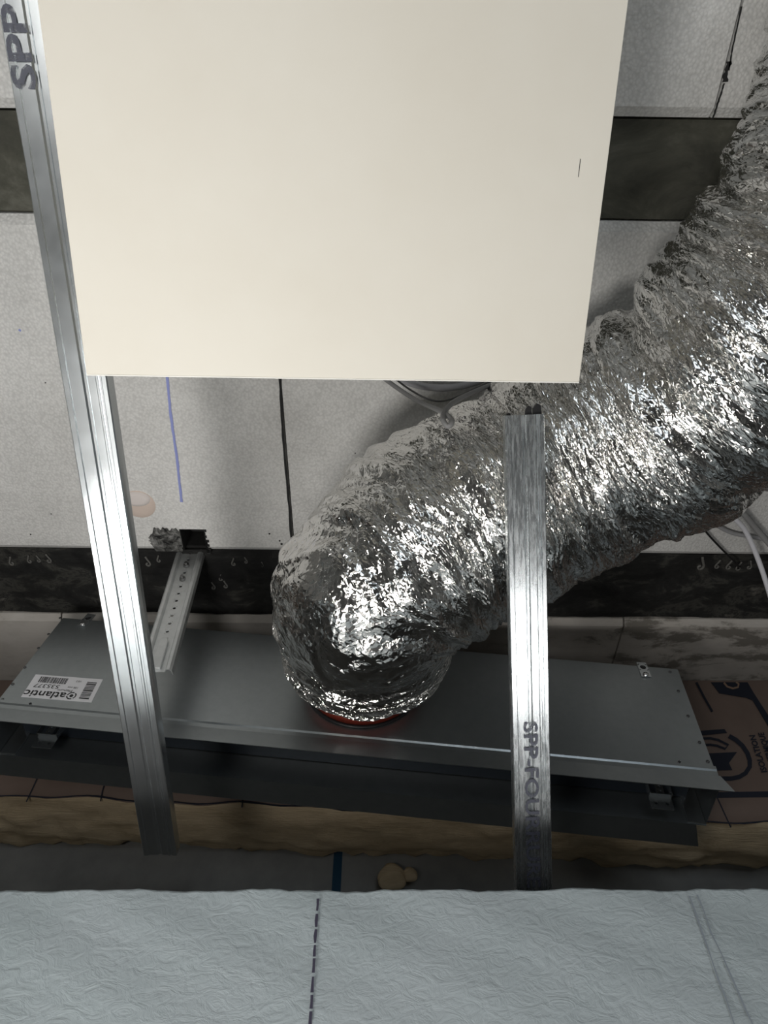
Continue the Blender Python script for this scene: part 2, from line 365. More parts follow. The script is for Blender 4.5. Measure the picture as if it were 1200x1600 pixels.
# ragged black joint lines on the soffit, blue marker line, dots
def cstroke(name, pts, wd, m, label=None, jit=0.4, off=0.0012):
    mb = MB(); P3 = [cl(*p_) for p_ in pts]; Q = []
    for i in range(len(P3)-1):
        for k in range(8): Q.append(P3[i].lerp(P3[i+1], k/8))
    Q.append(P3[-1]); Lf = []; Rt = []
    for i, q in enumerate(Q):
        T = (Q[min(i+1, len(Q)-1)]-Q[max(i-1, 0)]).normalized(); s = T.cross(Vector((0, 0, 1)))*wd*.5
        Lf.append(q+s*(1+random.uniform(-jit, jit))+Vector((0, 0, -off))); Rt.append(q-s*(1+random.uniform(-jit, jit))+Vector((0, 0, -off)))
    k = len(Q); mb.add(Lf+Rt, [(i, i+1, k+i+1, k+i) for i in range(k-1)])
    o = mb.build(name, m, ceil)
    if label: o['label'] = label
M_joint = mat('dirty_joint', (0.02, 0.02, 0.02), 0.9)
cstroke('joint_line', [(436, 560), (442, 680), (450, 770), (456, 846)], 0.0042, M_joint, 'ragged black joint line')
cstroke('joint_line', [(1158, 10), (1143, 80), (1138, 110)], 0.002, M_joint)
cstroke('joint_line', [(1138, 96), (1132, 128)], 0.006, M_joint, 'crumbled dark joint', 0.6)
cstroke('joint_line', [(1131, 130), (1122, 158), (1112, 188)], 0.0025, M_joint)
cstroke('marker_line', [(258, 560), (266, 640), (277, 720), (284, 784)], 0.0045, M_blue, 'blue marker line', 0.3)
M_blue.node_tree.nodes['Principled BSDF'].inputs['Base Color'].default_value = (0.30, 0.34, 0.68, 1)
def disc(name, x, y, r, m, h=0.002, label=None, par=None, seg=20, cen=None, squash=1.0):
    c = cen if cen is not None else cl(x, y); v = []; f = []
    rings = [(1.0, 0), (0.92, -h), (0.55, -h*1.3)]
    for q, z in rings:
        for k in range(seg): a = 2*math.pi*k/seg; v.append((c.x+r*q*math.cos(a), c.y+r*q*squash*math.sin(a), c.z+z))
    v.append((c.x, c.y, c.z-h*1.35)); n = len(v)-1
    for i in range(2):
        for k in range(seg): f.append((i*seg+k, i*seg+(k+1) % seg, (i+1)*seg+(k+1) % seg, (i+1)*seg+k))
    for k in range(seg): f.append((2*seg+k, 2*seg+(k+1) % seg, n))
    o = mesh(name, v, f, m, par or ceil, True)
    if label: o['label'] = label
    return o
disc('foam_plug', 217, 788, 0.031, M_plug, 0.0018, 'round pinkish foam plug', seg=32)
cc = cl(214, 779); disc('foam_plug', 0, 0, 0.026, mat('pale_foam', (0.74, 0.68, 0.65), 0.8), 0.0035, 'paler raised crescent of foam', seg=28, cen=Vector((cc.x, cc.y, cc.z-0.001)), squash=0.62)
for x, y, r, m in ((31, 516, 0.0022, M_blue), (48, 835, 0.0015, M_joint), (421, 834, 0.002, M_joint), (71, 598, .0012, M_joint), (80, 803, .0012, M_joint), (555, 708, .0012, M_joint), (440, 850, .0025, M_joint), (437, 845, .002, M_joint)):
    disc('speck', x, y, r, m, 0.0006, seg=8)
# scorched recess where the hanger enters
sx0 = cl(236, 850).x
n = 40; kk = 14; vs = []; fs = []
for i in range(n+1):
    for k in range(kk+1):
        t = i/n; u = k/kk
        edge0 = NY_ + 0.0025*math.sin(i*.5)+0.002*math.sin(i*1.1+2)-0.004*(1-t)+0.022*max(0, (0.25-t))/0.25
        edge1 = 0.886-0.02*max(0, (0.12-t))/0.12
        x = sx0+(NX0-sx0)*t + (random.uniform(-.003, .003) if i == 0 else 0)
        vs.append((x, edge0+(edge1-edge0)*u, -0.0012-0.002*math.sin(math.pi*u)*math.sin(math.pi*min(1, t*1.02))*random.uniform(.3, 1.4)))
for i in range(n):
    for k in range(kk): a = i*(kk+1)+k; fs.append((a, a+kk+1, a+kk+2, a+1))
mesh('scorch_mark', vs, fs, M_soot, ceil, True)['label'] = 'sooty scorched patch around the hanger'
mb = MB()
for i in range(16):
    t = i/15; a = NX1 + random.uniform(-.002, .006); yy = NY_+(0.886-NY_)*t
    mb.box((NX1-0.002, yy, -0.001), (a, yy+0.006, 0.05))
mb.box((NX0, NY_-0.002, 0.004), (NX1, NY_+0.001, 0.07)).box((NX0, NY_, 0.066), (NX1, 0.888, 0.0699)).box((NX0-0.0015, NY_, 0.003), (NX0+0.001, 0.888, 0.07))
mb.build('burnt_rim', mat('soot', (0.025, 0.025, 0.025), 0.95), ceil)
# cement drips hanging along the dark joist
for x, y, s in ((18, 880, 1.0), (46, 877, .9), (60, 876, .8), (76, 876, 1.0), (200, 874, .7), (231, 881, 1.1), (248, 876, .8), (365, 881, .9), (384, 878, .7),
                (410, 884, .6), (1095, 885, 1.5), (1121, 885, 1.0), (1139, 886, 1.1), (1154, 888, 1.0), (1171, 886, 1.0), (345, 905, .8), (352, 916, .9), (333, 918, .9)):
    c = cl(x, y, H+0.010); r = 0.0075*s
    d = random.choice((-1, 1)); q = lambda a, b: (c.x+a*s*d, c.y+b*s, c.z+0.001)
    tube('cement_drip', [q(-0.002, -0.016), q(0.001, -0.008), q(0.004, -0.001), q(0.003, 0.004), q(-0.001, 0.005), q(-0.003, 0.001), q(0.0, -0.001)], 0.0019*s, M_drip, ceil, 6, 3)

# ---------------------------------------------------------------- kraft faced mineral wool behind the plenum
YK = 1.263
batt = empty('insulation_batt', (0, YK, 0.75)); bm_i = Matrix.Translation((0, -YK, -0.75))
tag(batt, 'kraft-faced mineral wool batt behind the plenum box, navy printing on its paper', 'insulation')
def kz(x): return 0.752-0.040*(x)             # lower edge of the paper falls to the right
def kp(px, py): q = on_plane(px, py, (0, YK-0.002, 0), NY); return bm_i @ q
XW = 1.6
# paper
n = 160; vs = []; fs = []
for i in range(n+1):
    x = -XW+2*XW*i/n
    zb = kz(x)+0.003*math.sin(x*19)+0.0025*math.sin(x*43+1)+random.uniform(-.001, .001)-0.001
    for k in range(9):
        z = zb+(H-0.001-zb)*k/8
        vs.append(bm_i @ Vector((x, YK-0.0006+0.0010*math.sin(x*9+z*7), z)))
for i in range(n):
    for k in range(8): a = i*9+k; fs.append((a, a+9, a+10, a+1))
b0 = len(vs); vs += [v_+Vector((0, 0.0012, 0)) for v_ in vs[:]]
fs += [(a+b0, d+b0, c+b0, b+b0) for a, b, c, d in fs[:]]
for i in range(n): fs.append((i*9, i*9+b0, (i+1)*9+b0, (i+1)*9))
mesh('kraft_facing', vs, fs, M_kraft, batt, True)['label'] = 'brown kraft paper face'
# wool body: lumpy underside, frayed rear lower edge
nx2, ny2 = 300, 16; vs = []; fs = []
lat = RNG.rand(80, 12)
def vn(a, b):
    i, j = int(math.floor(a)) % 80, int(math.floor(b)) % 12; u, v_ = a-math.floor(a), b-math.floor(b)
    u = u*u*(3-2*u); v_ = v_*v_*(3-2*v_)
    return (lat[i][j]*(1-u)+lat[(i+1) % 80][j]*u)*(1-v_)+(lat[i][(j+1) % 12]*(1-u)+lat[(i+1) % 80][(j+1) % 12]*u)*v_
for i in range(nx2+1):
    x = -XW+2*XW*i/nx2
    for k in range(ny2+1):
        t = k/ny2
        y = YK+0.001+t*(0.176+0.028*vn(i*0.13+5, 3)-0.02*vn(i*0.5, 7))
        z = kz(x)+0.002 - 0.014*math.sin(math.pi*min(1, t*1.15)) + 0.014*(vn(i*0.17, k*0.5)-.5)*min(1, t*4) + 0.006*(vn(i*0.9, k*0.9)-.5)*min(1, t*4)
        if k == ny2: z += 0.010
        vs.append(bm_i @ Vector((x, y, z)))
for i in range(nx2):
    for k in range(ny2): a = i*(ny2+1)+k; fs.append((a, a+1, a+ny2+2, a+ny2+1))
b0 = len(vs)
for i in range(nx2+1):
    x = -XW+2*XW*i/nx2; vs.append(bm_i @ Vector((x, YK+0.001, H-0.002))); vs.append(bm_i @ Vector((x, YK+0.19, H-0.002)))
for i in range(nx2):
    a = b0+2*i; fs.append((a, a+1, a+3, a+2)); fs.append((i*(ny2+1)+ny2, a+1, a+3, (i+1)*(ny2+1)+ny2)); fs.append((i*(ny2+1), (i+1)*(ny2+1), a+2, a))
mesh('wool', vs, fs, M_wool, batt, True)['label'] = 'tan fibrous mineral wool'
# loose tuft hanging in the gap, and a few curls
for px, py, r in ((612, 1374, 0.022), (640, 1370, 0.012)):
    c = bm_i @ on_plane(px, py, (0, 1.425, 0), NY); bm = bmesh.new(); bmesh.ops.create_icosphere(bm, subdivisions=4, radius=1)
    for v_ in bm.verts:
        q = v_.co.copy(); rr = 1+0.10*math.sin(q.x*3+q.z*2)+0.04*math.sin(q.z*7+q.y*5)+random.uniform(-.008, .008)
        v_.co = Vector((c.x+q.x*r*1.3*rr, c.y+q.y*r*.6*rr, c.z+0.004+q.z*r*1.2*rr))
    me = bpy.data.meshes.new('wool_tuft'); bm.to_mesh(me); bm.free()
    for q in me.polygons: q.use_smooth = True
    link('wool_tuft', me, M_wool, batt)
# printing on the paper
def kpoly(name, pts, m=M_print):
    v = [kp(*p_) for p_ in pts]; v += [q+Vector((0, 0.0008, 0)) for q in v]; k = len(pts)
    return mesh(name, v, [tuple(range(k)), tuple(range(k, 2*k))]+[(i, (i+1) % k, k+(i+1) % k, k+i) for i in range(k)], m, batt)
def kline(name, pts, wpx, m=M_print):
    a = []; b = []
    # smooth polyline first
    for i, (x, y) in enumerate(pts):
        x0, y0 = pts[max(i-1, 0)]; x1, y1 = pts[min(i+1, len(pts)-1)]; l = math.hypot(x1-x0, y1-y0) or 1
        nx_, ny_ = -(y1-y0)/l*wpx/2, (x1-x0)/l*wpx/2; a.append((x+nx_, y+ny_)); b.append((x-nx_, y-ny_))
    v = [kp(*q) for q in a]+[kp(*q) for q in b]; k = len(pts)
    return mesh(name, v, [(i, i+1, k+i+1, k+i) for i in range(k-1)], m, batt)
kpoly('printed_band', [(1104, 1238), (1330, 1234), (1330, 1243), (1104, 1247)])
kline('printed_line', [(1088, 1066), (1100, 1089), (1113, 1112)], 3.5)
kpoly('printed_banner', [(1111, 1066), (1168, 1066), (1178, 1083), (1215, 1140), (1213, 1155), (1176, 1094), (1166, 1090), (1124, 1083)])['label'] = 'black printed banner'
M_kraftp = mat('kraft_showing', (0.30, 0.2, 0.14), 0.7)
def kz2(o):
    for v_ in o.data.vertices: v_.co.y -= 0.0008
kz2(kline('printed_letter', [(1131, 1067), (1136, 1073), (1145, 1076), (1153, 1074), (1154, 1069), (1150, 1066)], 3, M_kraftp))
kline('printed_ring', [(1139, 1150), (1150, 1156), (1160, 1165), (1168, 1177), (1171.5, 1188), (1171.5, 1198), (1165, 1208), (1155, 1214), (1142, 1216.5), (1128, 1216.5), (1108, 1214)], 7)['label'] = 'thick navy printed ring'
kpoly('printed_bar', [(1092, 1142), (1132, 1139), (1136, 1145), (1094, 1149)])
kline('printed_curl', [(1096, 1154), (1110, 1153.5), (1122, 1156), (1138, 1164), (1133, 1170), (1120, 1165), (1110, 1163.5), (1100, 1164)], 3.6)
kpoly('printed_ribbon', [(1108, 1177), (1151.5, 1175), (1139, 1192), (1144, 1203), (1112, 1204)])['label'] = 'navy printed ribbon'
def ktext(s, x0, y0, x1, y1, hpx, n_em):
    A = kp(x0, y0); B = kp(x1, y1); ex = (B-A)/n_em; ey = kp(x0-hpx, y0+1)-A
    text_mesh('printed_lettering', s, A+Vector((0, -0.0004, 0)), ex, ey, M_print, batt, 0.0, 0.03)
ktext('ISOLATION', 1199, 1207, 1179, 1148, 13, 5.15)
ktext('THERMIQUE', 1213, 1200, 1192, 1142, 13, 5.75)
for pts in ([(1121, 1247), (1131, 1269), (1142, 1293)], [(59, 1214), (50, 1234), (41, 1253)], [(165, 1220), (160, 1236), (157, 1252)], [(380, 1240), (378, 1262)]):
    kline('cut_line', pts, 2.0)
mb = MB(); Q = []
for i in range(161):
    x = -XW+2*XW*i/160; z = kz(x)+0.003*math.sin(x*19)+0.0025*math.sin(x*43+1); Q.append(Vector((x, YK-0.003, z)))
mb.add([bm_i @ (q+Vector((0, 0, -0.0012-random.uniform(0, .0015)))) for q in Q]+[bm_i @ (q+Vector((0, 0, 0.0012))) for q in Q], [(i, i+1, 162+i, 161+i) for i in range(160)])
mb.build('paper_edge', M_print, batt)['label'] = 'dark ragged lower edge of the paper'

# ---------------------------------------------------------------- slot diffuser plenum
PX = Vector((0.99449, 0.00738, -0.10454)).normalized()
PZ = Vector((0.0838, 0.1067, 0.9907)); PZ = (PZ-PX*PZ.dot(PX)).normalized(); PY = PZ.cross(PX)
PO = Vector((-0.71280888, 1.04770816, 0.83318688))*(1.2/1.28)
PL, PH, PD = 1.2, 0.234, 0.094
plen = empty('plenum_box', (0, 0, 0)); plen.matrix_world = frame(PX, PY, PZ, PO)
tag(plen, 'long galvanised slot diffuser plenum box with a white barcode label, hung crookedly under the ceiling', 'air plenum')
def pp(px, py, off=0.0):
    q = on_plane(px, py, PO+PY*(-off), PY)-PO; return (q.dot(PX), q.dot(PZ))
t = 0.0012
# face plate (front), returned hems at the ends
mb = MB(); mb.box((0, 0, 0.004), (PL, t, PH)).box((0, 0, PH-t), (PL, PD, PH))
mb.build('casing', M_sheet, plen, bevel=0.0004)
for x in (0, PL-t): MB().box((x, 0.001, -0.028), (x+t, PD, PH-0.001)).build('end_plate', M_sheet, plen)
MB().box((0, PD-t, -0.03), (PL, PD, PH-0.001)).build('rear_plate', M_sheet, plen)
# near flange: channel groove then lip
prof = [(0.0, 0.010), (-0.0022, 0.008), (-0.0022, 0.002), (-0.0005, -0.001), (-0.0005, -0.009), (-0.004, -0.012), (-0.009, -0.044)]
pr2 = [(a+t, b-0.0003) for a, b in prof][::-1]; poly = prof+pr2; k = len(poly)
mb = MB(); v = []
for xi in (0, 1):
    for a, b in poly:
        e = 0.012*max(0, (-b-0.010)/0.034)
        v.append(Vector(((-0.002-e*.4) if xi == 0 else PL+0.002+e, a, b)))
mb.add(v, [tuple(range(k)), tuple(range(k, 2*k))]+[(i, (i+1) % k, k+(i+1) % k, k+i) for i in range(k)])
mb.build('front_flange', M_sheet, plen)['label'] = 'folded front flange with a groove'
# far flange, mitred ends
mb = MB(); z0 = -0.030
v = [Vector((-0.002, PD-0.001, z0)), Vector((PL-0.016, PD-0.001, z0)), Vector((PL-0.002, PD+0.048, z0-0.004)), Vector((-0.016, PD+0.048, z0-0.004))]
v += [q+Vector((0, 0, 0.0012)) for q in v]
mb.add(v, [(0, 1, 2, 3), (4, 7, 6, 5), (0, 4, 5, 1), (1, 5, 6, 2), (2, 6, 7, 3), (3, 7, 4, 0)])
mb.build('rear_flange', M_sheet, plen)['label'] = 'flat flange on the far side of the slot'
# dark navy shelf inside the box, above the slot
MB().box((0.02, PD*0.5, 0.02), (PL-0.02, PD-0.003, 0.0212)).build('inner_shelf', mat('dark_navy', (0.02, 0.028, 0.04), 0.5), plen)
# slotted fixing brackets inside the slot
for bx in (0.070, PL-0.095):
    br = MB(); M = frame(Vector((1, 0, 0)), Vector((0, 0, 1)), Vector((0, -1, 0)), Vector((bx, PD*0.62, -0.036)))
    plate(br, M, 0, 0.036, 0.0, 0.022, 0.0012, [(0.009, 0.011), (0.027, 0.011)], 0.0028)
    br.box((0, 0.022, 0), (0.036, 0.024, 0.010), M)
    br.box((0, 0.022, 0), (0.0012, 0.06, 0.012), M).box((0.0348, 0.022, 0), (0.036, 0.06, 0.012), M)
    o = br.build('fixing_bracket', M_stud, plen); o['label'] = 'galvanised fixing bracket in the slot'
    st = MB(); M2 = frame(Vector((1, 0, 0)), Vector((0, 0, 1)), Vector((0, -1, 0)), Vector((bx+0.012, PD*0.62-0.006, -0.014)))
    plate(st, M2, 0, 0.013, 0, 0.055, 0.0012, [(0.0065, 0.008+0.009*i) for i in range(5)], 0.0021)
    st.build('perforated_strap', M_stud, o)
# end lining pieces visible in the slot
for bx in (0.002, PL-0.030): MB().box((bx, PD-0.006, -0.029), (bx+0.028, PD-0.002, 0.05)).build('end_filler', M_stud, plen)
# hanging tabs
def tab(px, py, ang):
    x, z = pp(px, py); e1 = Vector((math.cos(ang), 0, math.sin(ang))); e2 = Vector((-math.sin(ang), 0, math.cos(ang)))
    M = frame(e1, e2, Vector((0, -1, 0)), Vector((x, -0.0005, z)))
    mb = MB(); plate(mb, M, -0.009, 0.009, -0.004, 0.034, 0.0016, [(0, 0.021)], 0.0055); o = mb.build('hanging_tab', M_stud, plen); 
    hc = Vector((x, -0.0008, z))+e2*0.021; vv = [hc]+[hc+e1*(0.0075*math.cos(k*math.pi/8))+e2*(0.0075*math.sin(k*math.pi/8)) for k in range(16)]
    mesh('tab_hole_shade', vv, [(0, k+1, (k+1) % 16+1) for k in range(16)], M_dark, o if False else plen)  # dark disc behind the opening, painted in for the shade of the hole
    c = Vector((x, 0, z))
    bm = bmesh.new(); bmesh.ops.create_uvsphere(bm, u_segments=12, v_segments=8, radius=0.0055)
    for v_ in bm.verts: v_.co = Vector((v_.co.x, v_.co.y*0.5, v_.co.z))+c+Vector((0, -0.003, 0.001))
    me = bpy.data.meshes.new('screw'); bm.to_mesh(me); bm.free(); link('screw', me, M_bright, o)
tab(129, 977, -0.10); tab(1009, 1056, 0.05)
def rivet(px, py, m, r=0.0028, cross=False):
    x, z = pp(px, py); bm = bmesh.new(); bmesh.ops.create_uvsphere(bm, u_segments=10, v_segments=6, radius=r)
    for v_ in bm.verts: v_.co = Vector((v_.co.x+x, v_.co.y*0.45-0.0006, v_.co.z+z))
    me = bpy.data.meshes.new('rivet'); bm.to_mesh(me); bm.free(); o = link('screw' if cross else 'rivet', me, m, plen)
    if cross:
        mb = MB(); mb.box((x-.0024, -.0036, z-.0004), (x+.0024, -.0018, z+.0004)).box((x-.0004, -.0036, z-.0024), (x+.0004, -.0018, z+.0024)); mb.build('cross_slot', M_dark, o)
M_riv = mat('dull_rivet', (0.13, 0.13, 0.13), 0.5, 0.8)
for q in ((94, 966), (76, 991), (60, 1013), (39, 1043), (20, 1069), (4, 1093), (1047, 1050), (1060, 1080), (1075, 1119), (1093, 1160), (1106, 1190)): rivet(*q, M_riv)
rivet(48, 1101, M_bright, 0.0036, True); rivet(1061, 1192, M_bright, 0.0036, True)
# sticker
def PT(px, py, off): x, z = pp(px, py); return Vector((x, -off, z))
c4 = [(56, 1054), (161, 1062), (143, 1098), (33, 1089)]
v = [PT(x, y, 0.0006) for x, y in c4]+[PT(x, y, 0.0001) for x, y in c4]
lab = mesh('barcode_label', v, [(0, 1, 2, 3), (4, 7, 6, 5), (0, 4, 5, 1), (1, 5, 6, 2), (2, 6, 7, 3), (3, 7, 4, 0)], M_label, plen); lab['label'] = 'white barcode sticker, upside down'
A, B, Cc, D = [PT(x, y, 0.0009) for x, y in c4]      # A back-left, B back-right, C front-right, D front-left
def uv(u, v_): return A*(1-u)*(1-v_)+B*u*(1-v_)+Cc*u*v_+D*(1-u)*v_     # u left->right, v back->front
def lrect(mb, u0, u1, v0, v1): b = len(mb.v); mb.add([uv(u0, v0), uv(u1, v0), uv(u1, v1), uv(u0, v1)], [(0, 1, 2, 3)])
bars = MB(); u = 0.10
while u < 0.50:
    wv = random.choice([0.005, 0.009, 0.014]); lrect(bars, u, u+wv, 0.08, 0.34); u += wv+random.choice([0.005, 0.009])
v_ = 0.16
while v_ < 0.9:
    wv = random.choice([0.018, 0.03, 0.05]); lrect(bars, 0.80, 0.94, v_, v_+wv); v_ += wv+random.choice([0.018, 0.03])
tag(bars.build('barcode', M_dark, lab), kind='stuff')
lx = (A-B).normalized(); ly = (D-A); ly = (ly-lx*ly.dot(lx)); Hh = ly.length; ly.normalize(); W_ = (A-B).length
def ltext(s, u, v0, size, xs=1.0, bold=0.0): # text upside down: runs right to left, glyph tops towards the front
    text_mesh('label_lettering', s, uv(u, v0)+Vector((0, -.0002, 0)), lx*size, ly*size, M_dark, lab, 0.0, bold, xs)
# NB: seen in the photo the glyph tops point down (towards the front edge)
ltext('atlantic', 0.60, 0.70, 0.022, 1.18, 0.015)
ltext('535377', 0.45, 0.40, 0.013, 1.2)
ltext('Plenum', 0.66, 0.56, 0.008, 1.15)
ltext('100 mm', 0.72, 0.42, 0.006)
ltext('10/2', 0.72, 0.14, 0.006)
lg = MB()
for a0, a1, r0, r1 in ((0.2, 2.0, 0.75, 1.0), (2.3, 4.1, 0.75, 1.0), (4.4, 6.2, 0.75, 1.0), (0, 6.283, 0.0, 0.4)):
    c = uv(0.68, 0.80); R_ = 0.0085; n = 10; vv = []
    for i in range(n+1):
        a = a0+(a1-a0)*i/n; vv += [c+lx*(R_*r0*math.cos(a))+ly*(R_*r0*math.sin(a)), c+lx*(R_*r1*math.cos(a))+ly*(R_*r1*math.sin(a))]
    lg.add([q+Vector((0, -.0002, 0)) for q in vv], [(2*i, 2*i+1, 2*i+3, 2*i+2) for i in range(n)])
lg.build('label_emblem', M_dark, lab)
# spigot on the face with its red seal
sc = PT(572, 1040, 0.0)
def ringmesh(name, c, r0, r1, y0, y1, m, par, seg=40):
    v = []; f = []
    for r, yy in ((r0, y0), (r1, y0), (r1, y1), (r0, y1)):
        for k in range(seg): a = 2*math.pi*k/seg; v.append(c+Vector((r*math.cos(a), yy, r*math.sin(a))))
    for i in range(4):
        for k in range(seg): f.append((i*seg+k, i*seg+(k+1) % seg, ((i+1) % 4)*seg+(k+1) % seg, ((i+1) % 4)*seg+k))
    return mesh(name, v, f, m, par, True)
SP = Vector((sc.x, 0, 0.122))
sg = ringmesh('spigot', SP, 0.092, 0.0935, -0.06, 0.0, M_stud, plen)
ringmesh('seal', SP, 0.0935, 0.099, -0.030, -0.004, M_red, sg)['label'] = 'red rubber seal ring'
ringmesh('adhesive_band', SP, 0.0938, 0.104, -0.003, -0.0005, M_dark, sg)

# ---------------------------------------------------------------- foil jacketed flexible duct
spw = PO+PX*SP.x+PZ*SP.z
way = [(spw-PY*0.022, 0.106), (spw-PY*0.062+Vector((0, 0, 0.010)), 0.116)]
for px, py, d, r in ((576, 940, 1.045, .143), (612, 895, 1.03, .150), (682, 838, 1.04, .154), (828, 757, 1.06, .154), (982, 680, 1.02, .160),
                     (1125, 585, 0.945, .166), (1268, 455, 0.87, .170), (1372, 280, 0.80, .166), (1450, 60, 0.74, .155), (1500, -250, 0.66, .15)):
    way.append((at_depth(px, py, d), r))
Pw = np.array([tuple(a) for a, _ in way]); Rw = np.array([r for _, r in way])
cum = np.concatenate([[0], np.cumsum(np.linalg.norm(np.diff(Pw, axis=0), axis=1))]); LEN = cum[-1]
NS, NT = 720, 250
s = LEN*np.linspace(0, 1, NS)**1.4
def cat(vals, s):
    i = np.clip(np.searchsorted(cum, s, side='right')-1, 0, len(cum)-2); t = (s-cum[i])/(cum[i+1]-cum[i])
    def gv(k): return vals[np.clip(k, 0, len(cum)-1)]
    m0 = (gv(i+1)-gv(i-1))/((cum[np.clip(i+1, 0, len(cum)-1)]-cum[np.clip(i-1, 0, len(cum)-1)])[:, None] if vals.ndim > 1 else (cum[np.clip(i+1, 0, len(cum)-1)]-cum[np.clip(i-1, 0, len(cum)-1)]))
    m1 = (gv(i+2)-gv(i))/((cum[np.clip(i+2, 0, len(cum)-1)]-cum[i])[:, None] if vals.ndim > 1 else (cum[np.clip(i+2, 0, len(cum)-1)]-cum[i]))
    h = cum[i+1]-cum[i]
    if vals.ndim > 1: t = t[:, None]; h = h[:, None]
    return (2*t**3-3*t**2+1)*gv(i)+(t**3-2*t**2+t)*h*m0+(-2*t**3+3*t**2)*gv(i+1)+(t**3-t**2)*h*m1
C = cat(Pw, s); RR = cat(Rw, s)
ker = np.ones(31)/31
for d in range(3):
    pad = np.concatenate([C[0]+(np.arange(-15, 0)[:, None])*(C[1]-C[0]), C, C[-1]+(np.arange(1, 16)[:, None])*(C[-1]-C[-2])])[:, d]
    C[:, d] = np.convolve(pad, ker, 'valid')
T = np.gradient(C, axis=0); T /= np.linalg.norm(T, axis=1)[:, None]
up = np.zeros_like(C); u0 = np.array([0, -0.3, 1.0])
for i in range(NS):
    u0 = u0-T[i]*u0.dot(T[i]); u0 /= np.linalg.norm(u0); up[i] = u0
sd = np.cross(T, up)
def lat_noise(a, b, per, seed):
    """piecewise planar (creased) lattice noise, periodic in b"""
    r = np.random.RandomState(seed).rand(int(a.max())+4, per)
    i = np.floor(a).astype(int); j = np.floor(b).astype(int); u = a-i; v = b-j
    j0 = j % per; j1 = (j+1) % per; f00 = r[i, j0]; f10 = r[i+1, j0]; f01 = r[i, j1]; f11 = r[i+1, j1]
    return np.where(u > v, f00+u*(f10-f00)+v*(f11-f10), f00+v*(f01-f00)+u*(f11-f01))
def smooth_noise(a, b, per, seed):
    r = np.random.RandomState(seed).rand(int(a.max())+4, per)
    i = np.floor(a).astype(int); j = np.floor(b).astype(int); u = a-i; v = b-j; u = u*u*(3-2*u); v = v*v*(3-2*v)
    j0 = j % per; j1 = (j+1) % per
    return (r[i, j0]*(1-u)+r[i+1, j0]*u)*(1-v)+(r[i, j1]*(1-u)+r[i+1, j1]*u)*v
th = np.linspace(0, 1, NT, endpoint=False)
SS, TH = np.meshgrid(s, th, indexing='ij')
JS = (np.random.RandomState(4).rand(NS, NT)-.5)*0.75*np.gradient(s)[:, None]; JT = (np.random.RandomState(5).rand(NS, NT)-.5)*0.75/NT
JS[:2] = 0; JS[-2:] = 0; SS = SS+JS; S0 = SS; SS = SS+0.26*(1-np.exp(-SS/0.13)); TH = (TH+JT) % 1.0
wa = smooth_noise(SS*14+2, TH*16, 16, 1)-.5; wb_ = smooth_noise(SS*14+2, TH*16, 16, 2)-.5
wc = smooth_noise(SS*45+2, TH*50, 50, 3)-.5
def octv(fu, nv, seed, k=1.0, spiral=0.0):
    a = (SS+0.030*wa*k+0.007*wc*k)*fu+3+4+spiral*0; b = (TH+0.030*wb_*k+0.006*wc*k)*nv
    return lat_noise(a, b % nv, nv, seed)-.5
def ridge(x): return 1-2*np.abs(x)*1.6
tight = 0.6+0.8*smooth_noise(SS*6+1, TH*7, 7, 31)
disp = 0.022*(smooth_noise(SS*9+1, TH*5, 5, 21)-.5) + 0.013*(octv(22, 9, 5)) + 0.0135*tight*octv(52, 11, 6) + 0.0066*tight*octv(100, 20, 7) + 0.0042*octv(150, 34, 8)
disp += 0.004*ridge(octv(48, 12, 12))*smooth_noise(SS*5+1, TH*6, 6, 41)
# the jacket folds over itself in two clefts
def smap(px, py, d): q = np.array(tuple(at_depth(px, py, d))); return s[np.argmin(np.linalg.norm(C-q, axis=1))]
for (px, py, d, a, wd) in ((1070, 600, .96, .030, .020), (1290, 330, .82, .022, .02)):
    s0 = smap(px, py, d); x_ = (S0-s0+0.022*(smooth_noise(SS*0+TH*0+3, TH*6, 6, 51)-.5))/wd
    amp = a*(0.25+0.75*smooth_noise(SS*0+2, TH*4, 4, 61)); disp += -amp*np.exp(-x_**2)+amp*0.35*np.exp(-(x_-1.8)**2)
fade = np.clip(S0/0.03, 0.5, 1); low = np.exp(-(S0/0.16)**2)
disp += low*(0.020*(smooth_noise(SS*16+1, TH*6, 6, 71)-.5)+0.013*octv(60, 12, 72)); disp *= fade
R2 = RR[:, None]+disp
# the collar end is gathered: keep it inside a ragged rim
ang = TH*2*np.pi
JS_ = JS[..., None]*T[:, None, :]
X = C[:, None, :]+R2[..., None]*(np.cos(ang)[..., None]*up[:, None, :]+np.sin(ang)[..., None]*sd[:, None, :])+JS_
# axial crumple so that folds overlap a little
ax = 0.006*octv(60, 18, 14); X += (ax*fade)[..., None]*T[:, None, :]
X[..., 2] = np.minimum(X[..., 2], H-0.003+0.001*0)
# stay in front of the plenum face
rel = X-np.array(tuple(PO)); dy = rel@np.array(tuple(PY)); push = np.maximum(0, dy+0.012); X -= push[..., None]*np.array(tuple(PY))
me = bpy.data.meshes.new('foil_jacket'); co = X.reshape(-1, 3)
idx = np.arange(NS*NT).reshape(NS, NT); a = idx[:-1, :]; b = idx[1:, :]; a2 = np.roll(a, -1, 1); b2 = np.roll(b, -1, 1)
flip = np.random.RandomState(6).rand(*a.shape) < 0.5
t1 = np.where(flip[..., None], np.stack([a, b, b2], -1), np.stack([a, b, a2], -1)); t2 = np.where(flip[..., None], np.stack([a, b2, a2], -1), np.stack([b, b2, a2], -1))
q = np.concatenate([t1.reshape(-1, 3), t2.reshape(-1, 3)])
me.vertices.add(len(co)); me.vertices.foreach_set('co', co.astype(np.float32).ravel())
me.loops.add(q.size); me.loops.foreach_set('vertex_index', q.ravel().astype(np.int32))
